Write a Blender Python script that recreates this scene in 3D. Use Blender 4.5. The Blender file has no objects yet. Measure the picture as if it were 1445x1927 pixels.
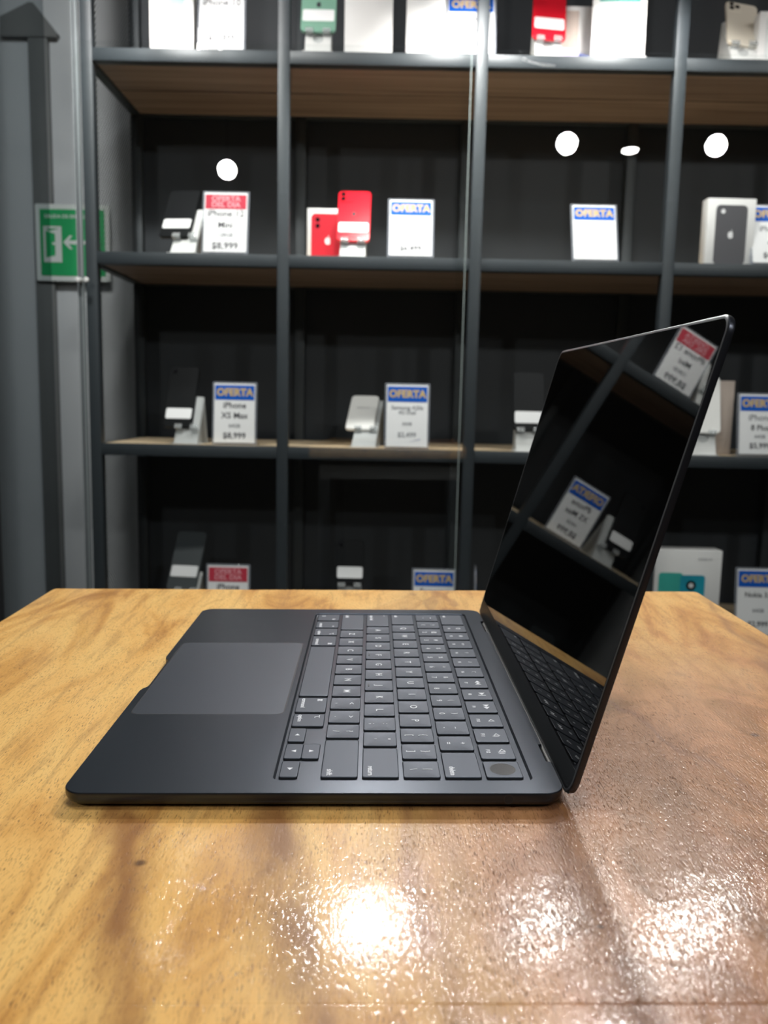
import bpy, bmesh, math, random
from mathutils import Matrix, Vector, noise as mnoise
random.seed(7)
S = bpy.context.scene
COL = S.collection
MM = 0.001
PI = math.pi

# ------------------------------------------------------------------ camera, frames, exposure
S.view_settings.view_transform = 'Standard'
S.view_settings.look = 'None'
S.view_settings.gamma = 1.0
S.view_settings.use_curve_mapping = False
S.view_settings.exposure = 0.33

# room frame = frame of the shelving unit (x along the shelves, y away, z up, floor at z = 0).
# the table stands about a degree askew in it:  room = TF @ table
_M = Matrix(((0.9996889, 0.02143788, 0.01274817), (-0.02154243, 0.99973495, 0.00812094), (-0.0125707, -0.00839304, 0.99988576)))
_O = Vector((-0.52856376, 1.62303062, 0.0))
TF = Matrix.Translation((0, 0, 0.9)) @ (_M.transposed().to_4x4() @ Matrix.Translation(-_O))
FWD = Vector((0.01380364, 0.98993746, -0.14083071))
_r = Vector((math.cos(0.0139430), -math.sin(0.0139430), 0)); _u = _r.cross(FWD)
ROLL = 0.0082179
RIGHT = _r * math.cos(ROLL) + _u * math.sin(ROLL); UP = -_r * math.sin(ROLL) + _u * math.cos(ROLL)
CAM = Vector((0.13159277, -0.33323552, 0.1757484))
cd = bpy.data.cameras.new('camera'); cam = bpy.data.objects.new('camera', cd); COL.objects.link(cam)
mat = Matrix((RIGHT, UP, -FWD)).transposed().to_4x4(); mat.translation = CAM
cam.matrix_basis = TF @ mat
cd.sensor_fit = 'VERTICAL'; cd.sensor_height = 36.0; cd.lens = 36.0 * 1569.21 / 1927.0
cd.clip_start = 0.01
cd.dof.use_dof = True; cd.dof.focus_distance = 0.43; cd.dof.aperture_fstop = 13.0
S.camera = cam

W = bpy.data.worlds.new('world'); S.world = W; W.use_nodes = True
W.node_tree.nodes['Background'].inputs[0].default_value = (0.75, 0.85, 1.0, 1)
W.node_tree.nodes['Background'].inputs[1].default_value = 0.05

POWER_FRONT = 24.0      # spots hung before the shelves
POWER_BACK = 23.0      # ceiling spots behind the camera
POWER_PANEL = 6.5     # the added fill panel above the table

# ------------------------------------------------------------------ materials
def newmat(name):
    m = bpy.data.materials.new(name); m.use_nodes = True
    nt = m.node_tree; return m, nt, nt.nodes['Principled BSDF']
def pbr(name, col, rough=0.5, metal=0.0, spec=0.5, coat=0.0, var=0.0, vscale=40, bump=0.0, bscale=200, emit=None, es=0):
    m, nt, b = newmat(name)
    b.inputs['Base Color'].default_value = (*col, 1); b.inputs['Roughness'].default_value = rough
    b.inputs['Metallic'].default_value = metal; b.inputs['Specular IOR Level'].default_value = spec
    b.inputs['Coat Weight'].default_value = coat
    if emit: b.inputs['Emission Color'].default_value = (*emit, 1); b.inputs['Emission Strength'].default_value = es
    if var or bump:
        tc = nt.nodes.new('ShaderNodeTexCoord')
    if var:
        n = nt.nodes.new('ShaderNodeTexNoise'); n.inputs['Scale'].default_value = vscale; n.inputs['Detail'].default_value = 4
        nt.links.new(tc.outputs['Object'], n.inputs['Vector'])
        mx = nt.nodes.new('ShaderNodeMix'); mx.data_type = 'RGBA'
        mx.inputs[6].default_value = (*[c * (1 - var) for c in col], 1); mx.inputs[7].default_value = (*[min(1, c * (1 + var)) for c in col], 1)
        nt.links.new(n.outputs['Fac'], mx.inputs[0]); nt.links.new(mx.outputs[2], b.inputs['Base Color'])
    if bump:
        n = nt.nodes.new('ShaderNodeTexNoise'); n.inputs['Scale'].default_value = bscale; n.inputs['Detail'].default_value = 3
        nt.links.new(tc.outputs['Object'], n.inputs['Vector'])
        bp = nt.nodes.new('ShaderNodeBump'); bp.inputs['Strength'].default_value = bump; bp.inputs['Distance'].default_value = 0.001
        nt.links.new(n.outputs['Fac'], bp.inputs['Height']); nt.links.new(bp.outputs['Normal'], b.inputs['Normal'])
    return m
def glassy(name, tint, refl=1.0, body=0.0, bodycol=(.5, .55, .55)):
    """thin clear sheet: lets light straight through, mirrors by a Schlick term"""
    m, nt, b = newmat(name); N = nt.nodes; Lk = nt.links
    out = N['Material Output']; N.remove(b)
    geo = N.new('ShaderNodeNewGeometry'); dp = N.new('ShaderNodeVectorMath'); dp.operation = 'DOT_PRODUCT'
    Lk.new(geo.outputs['Incoming'], dp.inputs[0]); Lk.new(geo.outputs['Normal'], dp.inputs[1])
    ab = N.new('ShaderNodeMath'); ab.operation = 'ABSOLUTE'; Lk.new(dp.outputs['Value'], ab.inputs[0])
    om = N.new('ShaderNodeMath'); om.operation = 'SUBTRACT'; om.inputs[0].default_value = 1; Lk.new(ab.outputs[0], om.inputs[1])
    pw = N.new('ShaderNodeMath'); pw.operation = 'POWER'; pw.inputs[1].default_value = 5; Lk.new(om.outputs[0], pw.inputs[0])
    ma = N.new('ShaderNodeMath'); ma.operation = 'MULTIPLY_ADD'; ma.inputs[1].default_value = .96 * refl; ma.inputs[2].default_value = .04 * refl
    Lk.new(pw.outputs[0], ma.inputs[0])
    tr = N.new('ShaderNodeBsdfTransparent'); tr.inputs[0].default_value = (*tint, 1)
    gl = N.new('ShaderNodeBsdfGlossy'); gl.inputs['Roughness'].default_value = 0.0; gl.inputs[0].default_value = (1, 1, 1, 1)
    mx = N.new('ShaderNodeMixShader'); Lk.new(ma.outputs[0], mx.inputs[0])
    src = tr.outputs[0]
    if body:
        df = N.new('ShaderNodeBsdfDiffuse'); df.inputs[0].default_value = (*bodycol, 1)
        m2 = N.new('ShaderNodeMixShader'); m2.inputs[0].default_value = body
        Lk.new(tr.outputs[0], m2.inputs[1]); Lk.new(df.outputs[0], m2.inputs[2]); src = m2.outputs[0]
    Lk.new(src, mx.inputs[1]); Lk.new(gl.outputs[0], mx.inputs[2]); Lk.new(mx.outputs[0], out.inputs[0])
    return m

def table_wood():
    m, nt, b = newmat('varnished_wood'); N = nt.nodes; Lk = nt.links
    tc = N.new('ShaderNodeTexCoord'); P = tc.outputs['Object']
    def mp(sx, sy, sz=1, rot=0):
        n = N.new('ShaderNodeMapping'); n.inputs['Scale'].default_value = (sx, sy, sz); n.inputs['Rotation'].default_value = (0, 0, rot)
        Lk.new(P, n.inputs[0]); return n.outputs[0]
    def nz(v, s, d=3, r=.5, dist=0):
        n = N.new('ShaderNodeTexNoise'); n.inputs['Scale'].default_value = s; n.inputs['Detail'].default_value = d
        n.inputs['Roughness'].default_value = r; n.inputs['Distortion'].default_value = dist; Lk.new(v, n.inputs['Vector']); return n.outputs['Fac']
    def mt(op, a, bb=None, c=None, clamp=False):
        n = N.new('ShaderNodeMath'); n.operation = op; n.use_clamp = clamp
        for i, x in enumerate((a, bb, c)):
            if x is None: continue
            if isinstance(x, (int, float)): n.inputs[i].default_value = x
            else: Lk.new(x, n.inputs[i])
        return n.outputs[0]
    def ramp(f, stops):
        n = N.new('ShaderNodeValToRGB'); Lk.new(f, n.inputs[0]); e = n.color_ramp.elements
        while len(e) > 1: e.remove(e[-1])
        e[0].position = stops[0][0]; e[0].color = (*stops[0][1], 1)
        for p, c in stops[1:]:
            x = e.new(p); x.color = (*c, 1)
        return n.outputs[0]
    def mix(f, a, bb, t='MIX'):
        n = N.new('ShaderNodeMix'); n.data_type = 'RGBA'; n.blend_type = t
        if isinstance(f, (int, float)): n.inputs[0].default_value = f
        else: Lk.new(f, n.inputs[0])
        for i, x in ((6, a), (7, bb)):
            if isinstance(x, tuple): n.inputs[i].default_value = (*x, 1)
            else: Lk.new(x, n.inputs[i])
        return n.outputs[2]
    def ss(x, a, bb):
        n = N.new('ShaderNodeMapRange'); n.interpolation_type = 'SMOOTHSTEP'; Lk.new(x, n.inputs[0])
        n.inputs[1].default_value = a; n.inputs[2].default_value = bb; return n.outputs[0]
    sp = N.new('ShaderNodeSeparateXYZ'); Lk.new(P, sp.inputs[0]); X, Y = sp.outputs[0], sp.outputs[1]
    warp = mt('SUBTRACT', nz(mp(1, .35), 22, 3, .55), .5)
    # broad figure
    fig = nz(mp(1, .30, 1, .25), 15, 5, .62, 1.6)
    base = ramp(fig, [(.30, (.48, .215, .050)), (.41, (.76, .40, .11)), (.50, (.92, .54, .17)), (.64, (.96, .61, .21)), (.76, (.62, .31, .085))])
    # pinker, darker colour on the right side of the slab
    pk = ss(mt('ADD', X, mt('MULTIPLY', warp, .15)), .10, .21)
    pinkf = nz(mp(1, .45, 1, .5), 20, 5, .6, 2.2)
    pink = ramp(pinkf, [(.3, (.18, .072, .036)), (.45, (.33, .143, .076)), (.58, (.45, .205, .110)), (.75, (.20, .095, .070))])
    far = ss(Y, .05, .36)
    pk = mt('MULTIPLY', pk, mt('SUBTRACT', 1.0, mt('MULTIPLY', far, .72)))
    col = mix(mt('MULTIPLY', pk, .88), base, pink)
    # dark streaks of the figure, one of them a painted lid shadow
    near = ss(Y, .06, -.01)
    blot = mt('MULTIPLY_ADD', ss(nz(mp(1, .4), 60, 4, .6), .35, .6), .42, .58)
    def streak(x0, k, w, amt, c, gate=near, wf=.05):
        xc = mt('MULTIPLY_ADD', Y, k, x0)
        d = mt('DIVIDE', mt('SUBTRACT', mt('MULTIPLY_ADD', warp, wf, X), xc), w)
        g = mt('POWER', 2.718, mt('MULTIPLY', mt('MULTIPLY', d, d), -1.0))
        return mix(mt('MULTIPLY', mt('MULTIPLY', mt('MULTIPLY', g, gate), blot), amt), col, c)
    col = streak(.030, -.26, .0060, 1.0, (.34, .15, .045))
    col = streak(.092, -.17, .0100, 1.0, (.30, .135, .045))
    col = streak(.148, -.10, .0045, .8, (.36, .17, .070))
    col = streak(.212, .03, .0085, .75, (.17, .075, .035))  # cast shadow of the lid, painted into the wood colour
    col = streak(.262, .25, .0100, .35, (.30, .14, .07))
    always = mt('ADD', mt('MULTIPLY', Y, 0), 1)
    col = streak(.352, .20, .0060, .5, (.22, .11, .07), always, .09)
    col = streak(.300, -.30, .0035, .45, (.24, .11, .07), always, .12)
    # cross grain fleck and pores
    fl = nz(mp(1, .2, 1, .1), 1200, 2, .6, .4)
    gr = nz(mp(1, .10, 1, .03), 150, 4, .65, .3)
    col = mix(mt('MULTIPLY', ss(gr, .48, .66), .34), col, (.36, .17, .06))
    col = mix(mt('MULTIPLY', ss(fl, .55, .63), .34), col, (.33, .15, .05))
    po = nz(mp(1, .11, 1, .06), 1900, 2, .5)
    pores = mt('MULTIPLY', ss(po, .60, .67), ss(nz(P, 60, 2), .40, .60))
    col = mix(mt('MULTIPLY', pores, .75), col, (.16, .07, .025))
    for kx, ky, kr in ((.3327, .0807, .0022), (.2085, -.078, .0012), (.045, .02 - .06, .002)):
        d = mt('SQRT', mt('ADD', mt('POWER', mt('SUBTRACT', X, kx), 2), mt('POWER', mt('SUBTRACT', Y, ky), 2)))
        col = mix(mt('MULTIPLY', mt('SUBTRACT', 1.0, ss(d, kr * .4, kr * 1.6)), .85), col, (.10, .045, .02))
    Lk.new(col, b.inputs['Base Color'])
    # seam between the planks
    pit = nz(mp(1, .32), 620, 3, .6); spk = ss(nz(mp(1, .28), 1000, 2, .5), .50, .72)
    wav = nz(P, 70, 2, .5)
    h = mt('ADD', mt('MULTIPLY', pit, .15), mt('MULTIPLY', wav, .16))
    h = mt('SUBTRACT', h, mt('MULTIPLY', pores, .3)); h = mt('SUBTRACT', h, mt('MULTIPLY', spk, .12))
    seam = mt('SUBTRACT', 1.0, ss(mt('ABSOLUTE', mt('ADD', Y, .1135)), 0, .0006))
    h = mt('SUBTRACT', h, mt('MULTIPLY', seam, .18))
    bp = N.new('ShaderNodeBump'); Lk.new(mt('MULTIPLY_ADD', pk, .62, .20), bp.inputs['Strength']); bp.inputs['Distance'].default_value = .0010
    Lk.new(h, bp.inputs['Height']); Lk.new(bp.outputs[0], b.inputs['Normal']); Lk.new(bp.outputs[0], b.inputs['Coat Normal'])
    b.inputs['Roughness'].default_value = .36; b.inputs['Specular IOR Level'].default_value = .22
    b.inputs['Coat Weight'].default_value = .55; b.inputs['Coat Roughness'].default_value = .07
    return m

def board_wood():
    m, nt, b = newmat('shelf_wood'); N = nt.nodes; Lk = nt.links
    tc = N.new('ShaderNodeTexCoord'); mp = N.new('ShaderNodeMapping'); mp.inputs['Scale'].default_value = (.8, 22, 22)
    Lk.new(tc.outputs['Object'], mp.inputs[0])
    n = N.new('ShaderNodeTexNoise'); n.inputs['Scale'].default_value = 2.2; n.inputs['Detail'].default_value = 5; Lk.new(mp.outputs[0], n.inputs['Vector'])
    r = N.new('ShaderNodeValToRGB'); Lk.new(n.outputs['Fac'], r.inputs[0])
    e = r.color_ramp.elements; e[0].position = .3; e[0].color = (.17, .115, .085, 1); e[1].position = .7; e[1].color = (.36, .265, .20, 1)
    Lk.new(r.outputs[0], b.inputs['Base Color']); b.inputs['Roughness'].default_value = .55
    return m

def perforated():
    m, nt, b = newmat('perforated_steel'); N = nt.nodes; Lk = nt.links
    tc = N.new('ShaderNodeTexCoord'); sp = N.new('ShaderNodeSeparateXYZ'); Lk.new(tc.outputs['Object'], sp.inputs[0])
    def mt(op, a, bb=None):
        n = N.new('ShaderNodeMath'); n.operation = op
        for i, x in enumerate((a, bb)):
            if x is None: continue
            if isinstance(x, (int, float)): n.inputs[i].default_value = x
            else: Lk.new(x, n.inputs[i])
        return n.outputs[0]
    def cell(c, o): return mt('SUBTRACT', mt('FRACT', mt('ADD', mt('MULTIPLY', c, 1 / .013), o)), .5)
    def dots(o):
        a, c = cell(sp.outputs[1], o), cell(sp.outputs[2], o)
        return mt('SQRT', mt('ADD', mt('MULTIPLY', a, a), mt('MULTIPLY', c, c)))
    d = mt('MINIMUM', dots(0), dots(.5))
    hole = mt('LESS_THAN', d, .34)
    tr = N.new('ShaderNodeBsdfTransparent'); mx = N.new('ShaderNodeMixShader')
    b.inputs['Base Color'].default_value = (.03, .033, .036, 1); b.inputs['Roughness'].default_value = .5
    Lk.new(hole, mx.inputs[0]); Lk.new(b.outputs[0], mx.inputs[1]); Lk.new(tr.outputs[0], mx.inputs[2])
    Lk.new(mx.outputs[0], N['Material Output'].inputs[0])
    return m

M = dict(
    deck=pbr('midnight_aluminium', (.046, .055, .071), .29, .8, bump=.05, bscale=4000),
    deckside=pbr('midnight_aluminium_edge', (.060, .066, .078), .33, .75),
    lidmetal=pbr('lid_aluminium', (.055, .062, .078), .30, .85),
    key=pbr('key_plastic', (.034, .043, .060), .44, .6, .5, bump=.04, bscale=3000),
    keyside=pbr('well_black', (.012, .013, .015), .6),
    pad=pbr('trackpad_glass', (.068, .078, .098), .36, .6),
    legend=pbr('legend_white', (.80, .82, .86), .6),
    screen=pbr('screen_glass', (.002, .002, .002), .015, 0, .55),
    bezel=pbr('chin_black', (.010, .012, .013), .42),
    rubber=pbr('rubber', (.02, .02, .02), .8),
    sensor=pbr('sensor_glass', (.015, .017, .020), .25),
    wood=table_wood(), board=board_wood(), boardtop=pbr('shelf_top_pale', (.60, .47, .31), .5, var=.12, vscale=9), perf=perforated(),
    steel=pbr('shelf_steel', (.034, .043, .050), .45, .1, var=.08, bump=.1, bscale=300),
    backp=pbr('shelf_back', (.020, .026, .033), .6, var=.15, vscale=5),
    wall=pbr('grey_wall', (.55, .58, .60), .75, var=.05, vscale=3, bump=.1, bscale=80),
    dwall=pbr('dark_wall', (.045, .048, .052), .7, var=.1, vscale=3),
    ceil=pbr('dark_ceiling', (.16, .165, .175), .8, var=.1, vscale=3),
    floor=pbr('floor_tile', (.10, .098, .095), .35, var=.15, vscale=4),
    alu=pbr('jamb_aluminium', (.30, .33, .34), .6, .1),
    jamb=pbr('jamb_grey', (.20, .225, .235), .65),
    rim=pbr('lid_rim', (.22, .24, .26), .38, .7),  # paler than the lid metal, reflected light put into the colour
    darkalu=pbr('dark_mullion', (.02, .022, .024), .4, .3),
    glass=glassy('clear_glass', (.985, .993, .99)),
    tint=glassy('dimming_glass', (.73, .75, .76), .5),
    gedge=pbr('glass_edge', (.30, .36, .35), .2),
    acr=glassy('acrylic', (.93, .95, .97), 1.0, .16, (.80, .85, .95)),
    card=pbr('white_card', (.86, .87, .88), .6),
    blue=pbr('header_blue', (.005, .10, .50), .5, spec=.12),
    pink=pbr('header_red', (.52, .045, .075), .5, spec=.12),
    gold=pbr('header_gold', (.62, .40, .06), .5, spec=.12),
    pale=pbr('pale_pink_print', (.72, .34, .38), .5, spec=.12),
    ink=pbr('ink', (.05, .05, .06), .6, spec=.12),
    inkg=pbr('ink_grey', (.25, .26, .28), .6, spec=.12),
    boxw=pbr('box_white', (.84, .84, .83), .5),
    boxbeige=pbr('box_beige', (.56, .47, .41), .6),
    red=pbr('phone_red', (.74, .012, .028), .22, 0, .5, .4),
    pred=pbr('print_red', (.62, .012, .03), .4),
    green=pbr('phone_green', (.22, .42, .32), .25, 0, .5, .3),
    white=pbr('phone_white', (.82, .82, .80), .22, 0, .5, .3),
    cream=pbr('phone_gold', (.84, .78, .66), .25, .1, .5, .3),
    blackp=pbr('phone_black', (.008, .009, .010), .4, 0, .12, 0),
    dgrey=pbr('phone_slate', (.055, .065, .070), .3, 0, .5, .3),
    lens=pbr('camera_lens', (.01, .01, .012), .08),
    stand=pbr('stand_white', (.66, .67, .66), .4),
    standg=pbr('stand_grey', (.46, .48, .48), .4),
    clip=glassy('clear_clip', (.85, .87, .88), 1.5, .25, (.8, .82, .82)),
    pgrey=pbr('print_slate', (.085, .085, .095), .4),
    teal1=pbr('print_teal', (.05, .45, .38), .4, var=.35, vscale=12),
    teal2=pbr('print_aqua', (.01, .33, .45), .4, var=.45, vscale=10),
    pteal=pbr('print_mist', (.42, .62, .62), .4, var=.4, vscale=16),
    psil=pbr('print_silver', (.70, .73, .73), .4),
    signg=pbr('sign_green', (.018, .40, .13), .45),
    signw=pbr('sign_white', (.74, .80, .78), .45),
    lav=pbr('lavender_fabric', (.52, .46, .62), .8, bump=.3, bscale=120),
    navy=pbr('navy_fabric', (.03, .05, .20), .7),
    darkboard=pbr('dark_board', (.17, .18, .18), .6),
    housing=pbr('lamp_housing', (.02, .02, .02), .4),
    lamp=pbr('lamp_lens', (1, 1, 1), .3, emit=(1, .97, .93), es=55),
    panel=pbr('panel_diffuser', (1, 1, 1), .5, emit=(.93, .97, 1.0), es=1.0),
)

# ------------------------------------------------------------------ mesh helpers (mm in, metres out)
def rrect(x0, x1, y0, y1, r, n=5):
    r = min(r, (x1 - x0) / 2 - 1e-4, (y1 - y0) / 2 - 1e-4); pts = []
    for cx, cy, a0 in ((x1 - r, y0 + r, -90), (x1 - r, y1 - r, 0), (x0 + r, y1 - r, 90), (x0 + r, y0 + r, 180)):
        for k in range(n + 1):
            a = math.radians(a0 + 90 * k / n); pts.append((cx + r * math.cos(a), cy + r * math.sin(a)))
    return pts
def axis(pl):
    if pl == 'xy': return lambda a, b, h: (a, b, h)
    if pl == 'xz': return lambda a, b, h: (a, h, b)       # depth along y
    return lambda a, b, h: (h, a, b)                       # 'yz', depth along x
def loft(bm, loops, cap0=True, cap1=True):
    rows = [[bm.verts.new(Vector(p) * MM) for p in lp] for lp in loops]
    n = len(rows[0])
    for a, b in zip(rows, rows[1:]):
        for i in range(n): bm.faces.new((a[i], a[(i + 1) % n], b[(i + 1) % n], b[i]))
    if cap0: bm.faces.new(rows[0][::-1])
    if cap1: bm.faces.new(rows[-1])
    return rows
def prism(bm, pts, h0, h1, pl='xy', ch=0, cen=None):
    f = axis(pl)
    if ch:
        cx = sum(p[0] for p in pts) / len(pts); cy = sum(p[1] for p in pts) / len(pts)
        w = max(p[0] for p in pts) - min(p[0] for p in pts); hh = max(p[1] for p in pts) - min(p[1] for p in pts)
        sc = [(cx + (p[0] - cx) * (1 - 2 * ch / w), cy + (p[1] - cy) * (1 - 2 * ch / hh)) for p in pts]
        s = 1 if h1 > h0 else -1
        loft(bm, [[f(*p, h0) for p in sc], [f(*p, h0 + s * ch) for p in pts], [f(*p, h1 - s * ch) for p in pts], [f(*p, h1) for p in sc]])
    else: loft(bm, [[f(*p, h0) for p in pts], [f(*p, h1) for p in pts]])
def box(bm, x0, x1, y0, y1, z0, z1, bev=0):
    pts = [(x0, y0), (x1, y0), (x1, y1), (x0, y1)]
    if bev:
        b = bmesh.new(); prism(b, pts, z0, z1)
        bmesh.ops.bevel(b, geom=b.edges[:], offset=bev * MM, segments=2, affect='EDGES', profile=.5)
        me = bpy.data.meshes.new('t'); b.to_mesh(me); b.free(); bm.from_mesh(me); bpy.data.meshes.remove(me)
    else: prism(bm, pts, z0, z1)
def cyl(bm, c, r, h0, h1, pl='xy', n=32, r1=None, ch=0):
    f = axis(pl); r1 = r if r1 is None else r1
    circ = lambda rr, h: [f(c[0] + rr * math.cos(2 * PI * k / n), c[1] + rr * math.sin(2 * PI * k / n), h) for k in range(n)]
    s = 1 if h1 > h0 else -1
    if ch: loft(bm, [circ(r - ch, h0), circ(r, h0 + s * ch), circ(r1, h1 - s * ch), circ(r1 - ch, h1)])
    else: loft(bm, [circ(r, h0), circ(r1, h1)])
def build(name, bm, m, parent=None, mtx=None, smooth=True, ang=35, flatz=False, **props):
    bmesh.ops.recalc_face_normals(bm, faces=bm.faces[:])
    me = bpy.data.meshes.new(name); bm.to_mesh(me); bm.free()
    ms = m if isinstance(m, (list, tuple)) else [m]
    for x in ms: me.materials.append(x)
    if smooth:
        me.shade_smooth(); me.set_sharp_from_angle(angle=math.radians(ang))
        for p in me.polygons:
            if len(p.vertices) > 8 or (flatz and abs(p.normal.z) > .9995): p.use_smooth = False
    o = bpy.data.objects.new(name, me); COL.objects.link(o)
    if parent: o.parent = parent
    if mtx is not None: o.matrix_basis = mtx
    for k, v in props.items(): o[k] = v
    return o
def thing(name, label, cat, mtx=None, group=None):
    o = bpy.data.objects.new(name, None); COL.objects.link(o); o.empty_display_size = .02
    if mtx is not None: o.matrix_basis = mtx
    o['label'] = label; o['category'] = cat
    if group: o['group'] = group
    return o
def text(name, s, size, m, parent, mtx, bold=0.0, sx=1.0, ax='CENTER', ay='CENTER', th=.05, line=1.0):
    c = bpy.data.curves.new(name, 'FONT'); c.body = s; c.size = size * MM; c.align_x = ax; c.align_y = ay
    c.offset = bold * MM; c.extrude = th * MM; c.space_line = line; c.resolution_u = 3
    t = bpy.data.objects.new('tmp', c); COL.objects.link(t); bpy.context.view_layer.update()
    me = bpy.data.meshes.new_from_object(t); me.name = name
    bpy.data.objects.remove(t); bpy.data.curves.remove(c)
    me.transform(Matrix.Diagonal((sx, 1, 1, 1))); me.materials.clear(); me.materials.append(m)
    o = bpy.data.objects.new(name, me); COL.objects.link(o); o.parent = parent; o.matrix_basis = mtx
    return o
T = lambda x, y, z: Matrix.Translation((x * MM, y * MM, z * MM))
RX = lambda d: Matrix.Rotation(math.radians(d), 4, 'X')
RY = lambda d: Matrix.Rotation(math.radians(d), 4, 'Y')
RZ = lambda d: Matrix.Rotation(math.radians(d), 4, 'Z')
def L(x, y, z): return Matrix.Translation((x * MM, y * MM, z * MM + .9))      # shelf-local mm (z over table top level) -> room

# ------------------------------------------------------------------ room shell
def struct(name, bm, m): return build(name, bm, m, smooth=False, kind='structure')
RX0, RX1, RY0, RY1, RZ1 = -1900, 3600, -5200, 450, 2720
b = bmesh.new(); box(b, RX0, RX1, RY0, RY1, -60, 0); struct('floor', b, M['floor'])
b = bmesh.new(); box(b, RX0, RX1, RY0, RY1, RZ1, RZ1 + 60); struct('ceiling', b, M['ceil'])
b = bmesh.new(); box(b, RX0 - 60, RX1 + 60, RY1, RY1 + 60, -60, RZ1 + 60); struct('wall_back', b, M['wall'])
b = bmesh.new(); box(b, RX0 - 60, RX1 + 60, RY0 - 60, RY0, -60, RZ1 + 60); struct('wall_front', b, M['dwall'])
b = bmesh.new(); box(b, RX0 - 60, RX0, RY0, RY1, -60, RZ1 + 60); struct('wall_left', b, M['dwall'])
b = bmesh.new(); box(b, RX1, RX1 + 60, RY0, RY1, -60, RZ1 + 60); struct('wall_right', b, M['dwall'])

# ------------------------------------------------------------------ lamps

def spot(name, pos, aim, watts, cone, label, rad=45, group=None, disc=50, col=(1, .975, .94), es=55):
    pos = Vector(pos); d = (Vector(aim) - pos).normalized()
    q = d.to_track_quat('-Z', 'Y').to_matrix().to_4x4()
    # pivot above the lens on the rod
    t = thing(name, label, 'spotlight', Matrix.Translation(pos) @ q, group)
    b = bmesh.new(); cyl(b, (0, 0), disc + 7, 0, 90, r1=disc - 8, ch=3); 
    build('housing', b, M['housing'], t)
    b = bmesh.new(); cyl(b, (0, 0), disc, -3, 2.0, ch=.5); build('lens', b, lamp_mat(es), t, label='bright white lens')
    # stem goes straight up to the track
    top = Vector((0, 0, RZ1 * MM - pos.z)); inv = q.inverted()
    a = Vector((0, 0, .08)); e = inv @ top
    b = bmesh.new(); seg = e - a; sq = seg.to_track_quat('Z', 'Y').to_matrix().to_4x4()
    cyl(b, (0, 0), 6, 0, seg.length / MM)
    bmesh.ops.transform(b, matrix=Matrix.Translation(a) @ sq, verts=b.verts[:])
    build('stem', b, M['housing'], t)
    ld = bpy.data.lights.new('bulb', 'SPOT'); ld.energy = watts; ld.spot_size = math.radians(cone); ld.spot_blend = .7
    ld.shadow_soft_size = rad * MM; ld.color = col
    lo = bpy.data.objects.new('bulb', ld); COL.objects.link(lo); lo.parent = t; lo.matrix_basis = Matrix.Translation((0, 0, -.012))
    return t
_lm = {}
def lamp_mat(es):
    if es not in _lm: _lm[es] = pbr('lamp_lens', (1, 1, 1), .3, emit=(1, .97, .93), es=es)
    return _lm[es]
def tabpt(x, y, z): return TF @ Vector((x * MM, y * MM, z * MM))
gf = 'spotlights hung in front of the shelves'
spot('spotlight', tabpt(124, 1435, 1050), tabpt(170, 1000, 0), POWER_FRONT * 1.15, 150, 'black spotlight hung before the shelves, second from the left', group=gf, es=24, disc=36, rad=32)
spot('spotlight', tabpt(556, 1445, 1050), tabpt(380, 700, 0), POWER_FRONT * .34, 140, 'black spotlight hung before the shelves, fourth from the left', group=gf, es=16, disc=38)
spot('spotlight', tabpt(856, 1417, 1050), tabpt(600, 700, 0), POWER_FRONT * .40, 140, 'black spotlight hung before the shelves, second from the right', group=gf, es=22, disc=38)
spot('spotlight', tabpt(-330, 1400, 1090), tabpt(-300, 1720, 480), POWER_FRONT * .42, 120, 'added black spotlight brightening the shelves, leftmost of its row', group=gf, es=10)  # added lamp, unseen, to brighten the left compartments
spot('spotlight', tabpt(345, 1400, 1090), tabpt(345, 1720, 480), POWER_FRONT * .65, 120, 'added black spotlight brightening the shelves, third from the left', group=gf, es=10)  # added to light the middle compartments, no visible source
spot('spotlight', tabpt(700, 1400, 1090), tabpt(720, 1720, 480), POWER_FRONT * .6, 120, 'added black spotlight brightening the shelves, third from the right', group=gf, es=10)  # another added lamp, for the shelves right of the middle
spot('spotlight', tabpt(1260, 1400, 1090), tabpt(1240, 1720, 560), POWER_FRONT * .5, 120, 'added black spotlight brightening the shelves, rightmost of its row', group=gf, es=10)  # added lamp that lifts the right end of the shelves
spot('spotlight', tabpt(560, 1060, 1100), tabpt(360, 300, 0), POWER_FRONT * .95, 130, 'black spotlight hung nearest above the table', group=gf, es=10)
gb = 'ceiling spotlights behind the table'
for (x, y, z), ax, lab, k, ds in (((-853, -1511, 1500), -300, 'white-lit ceiling spotlight mirrored in the glass at the left', 1.0, 46),
                                  ((1009, -1009, 1500), 500, 'white-lit ceiling spotlight mirrored beside a half-hidden one', 1.0, 50),
                                  ((1363, -1134, 1500), None, 'white-lit ceiling spotlight mirrored as the smallest spot', .6, 42),
                                  ((1779, -1046, 1500), 1100, 'white-lit ceiling spotlight mirrored farthest right', 1.0, 50)):
    spot('spotlight', tabpt(x, y, z), tabpt(ax, 1600, 250) if ax else tabpt(x, y + 150, 0), POWER_BACK * k, 95, lab, group=gb, disc=ds, rad=50)
spot('spotlight', tabpt(-430, 850, 1500), tabpt(-700, 2000, 200), 42, 110, 'added unseen ceiling spotlight brightening the grey wall left of the shelves', group=gb, disc=50)  # added out of view only to brighten the wall
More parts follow.
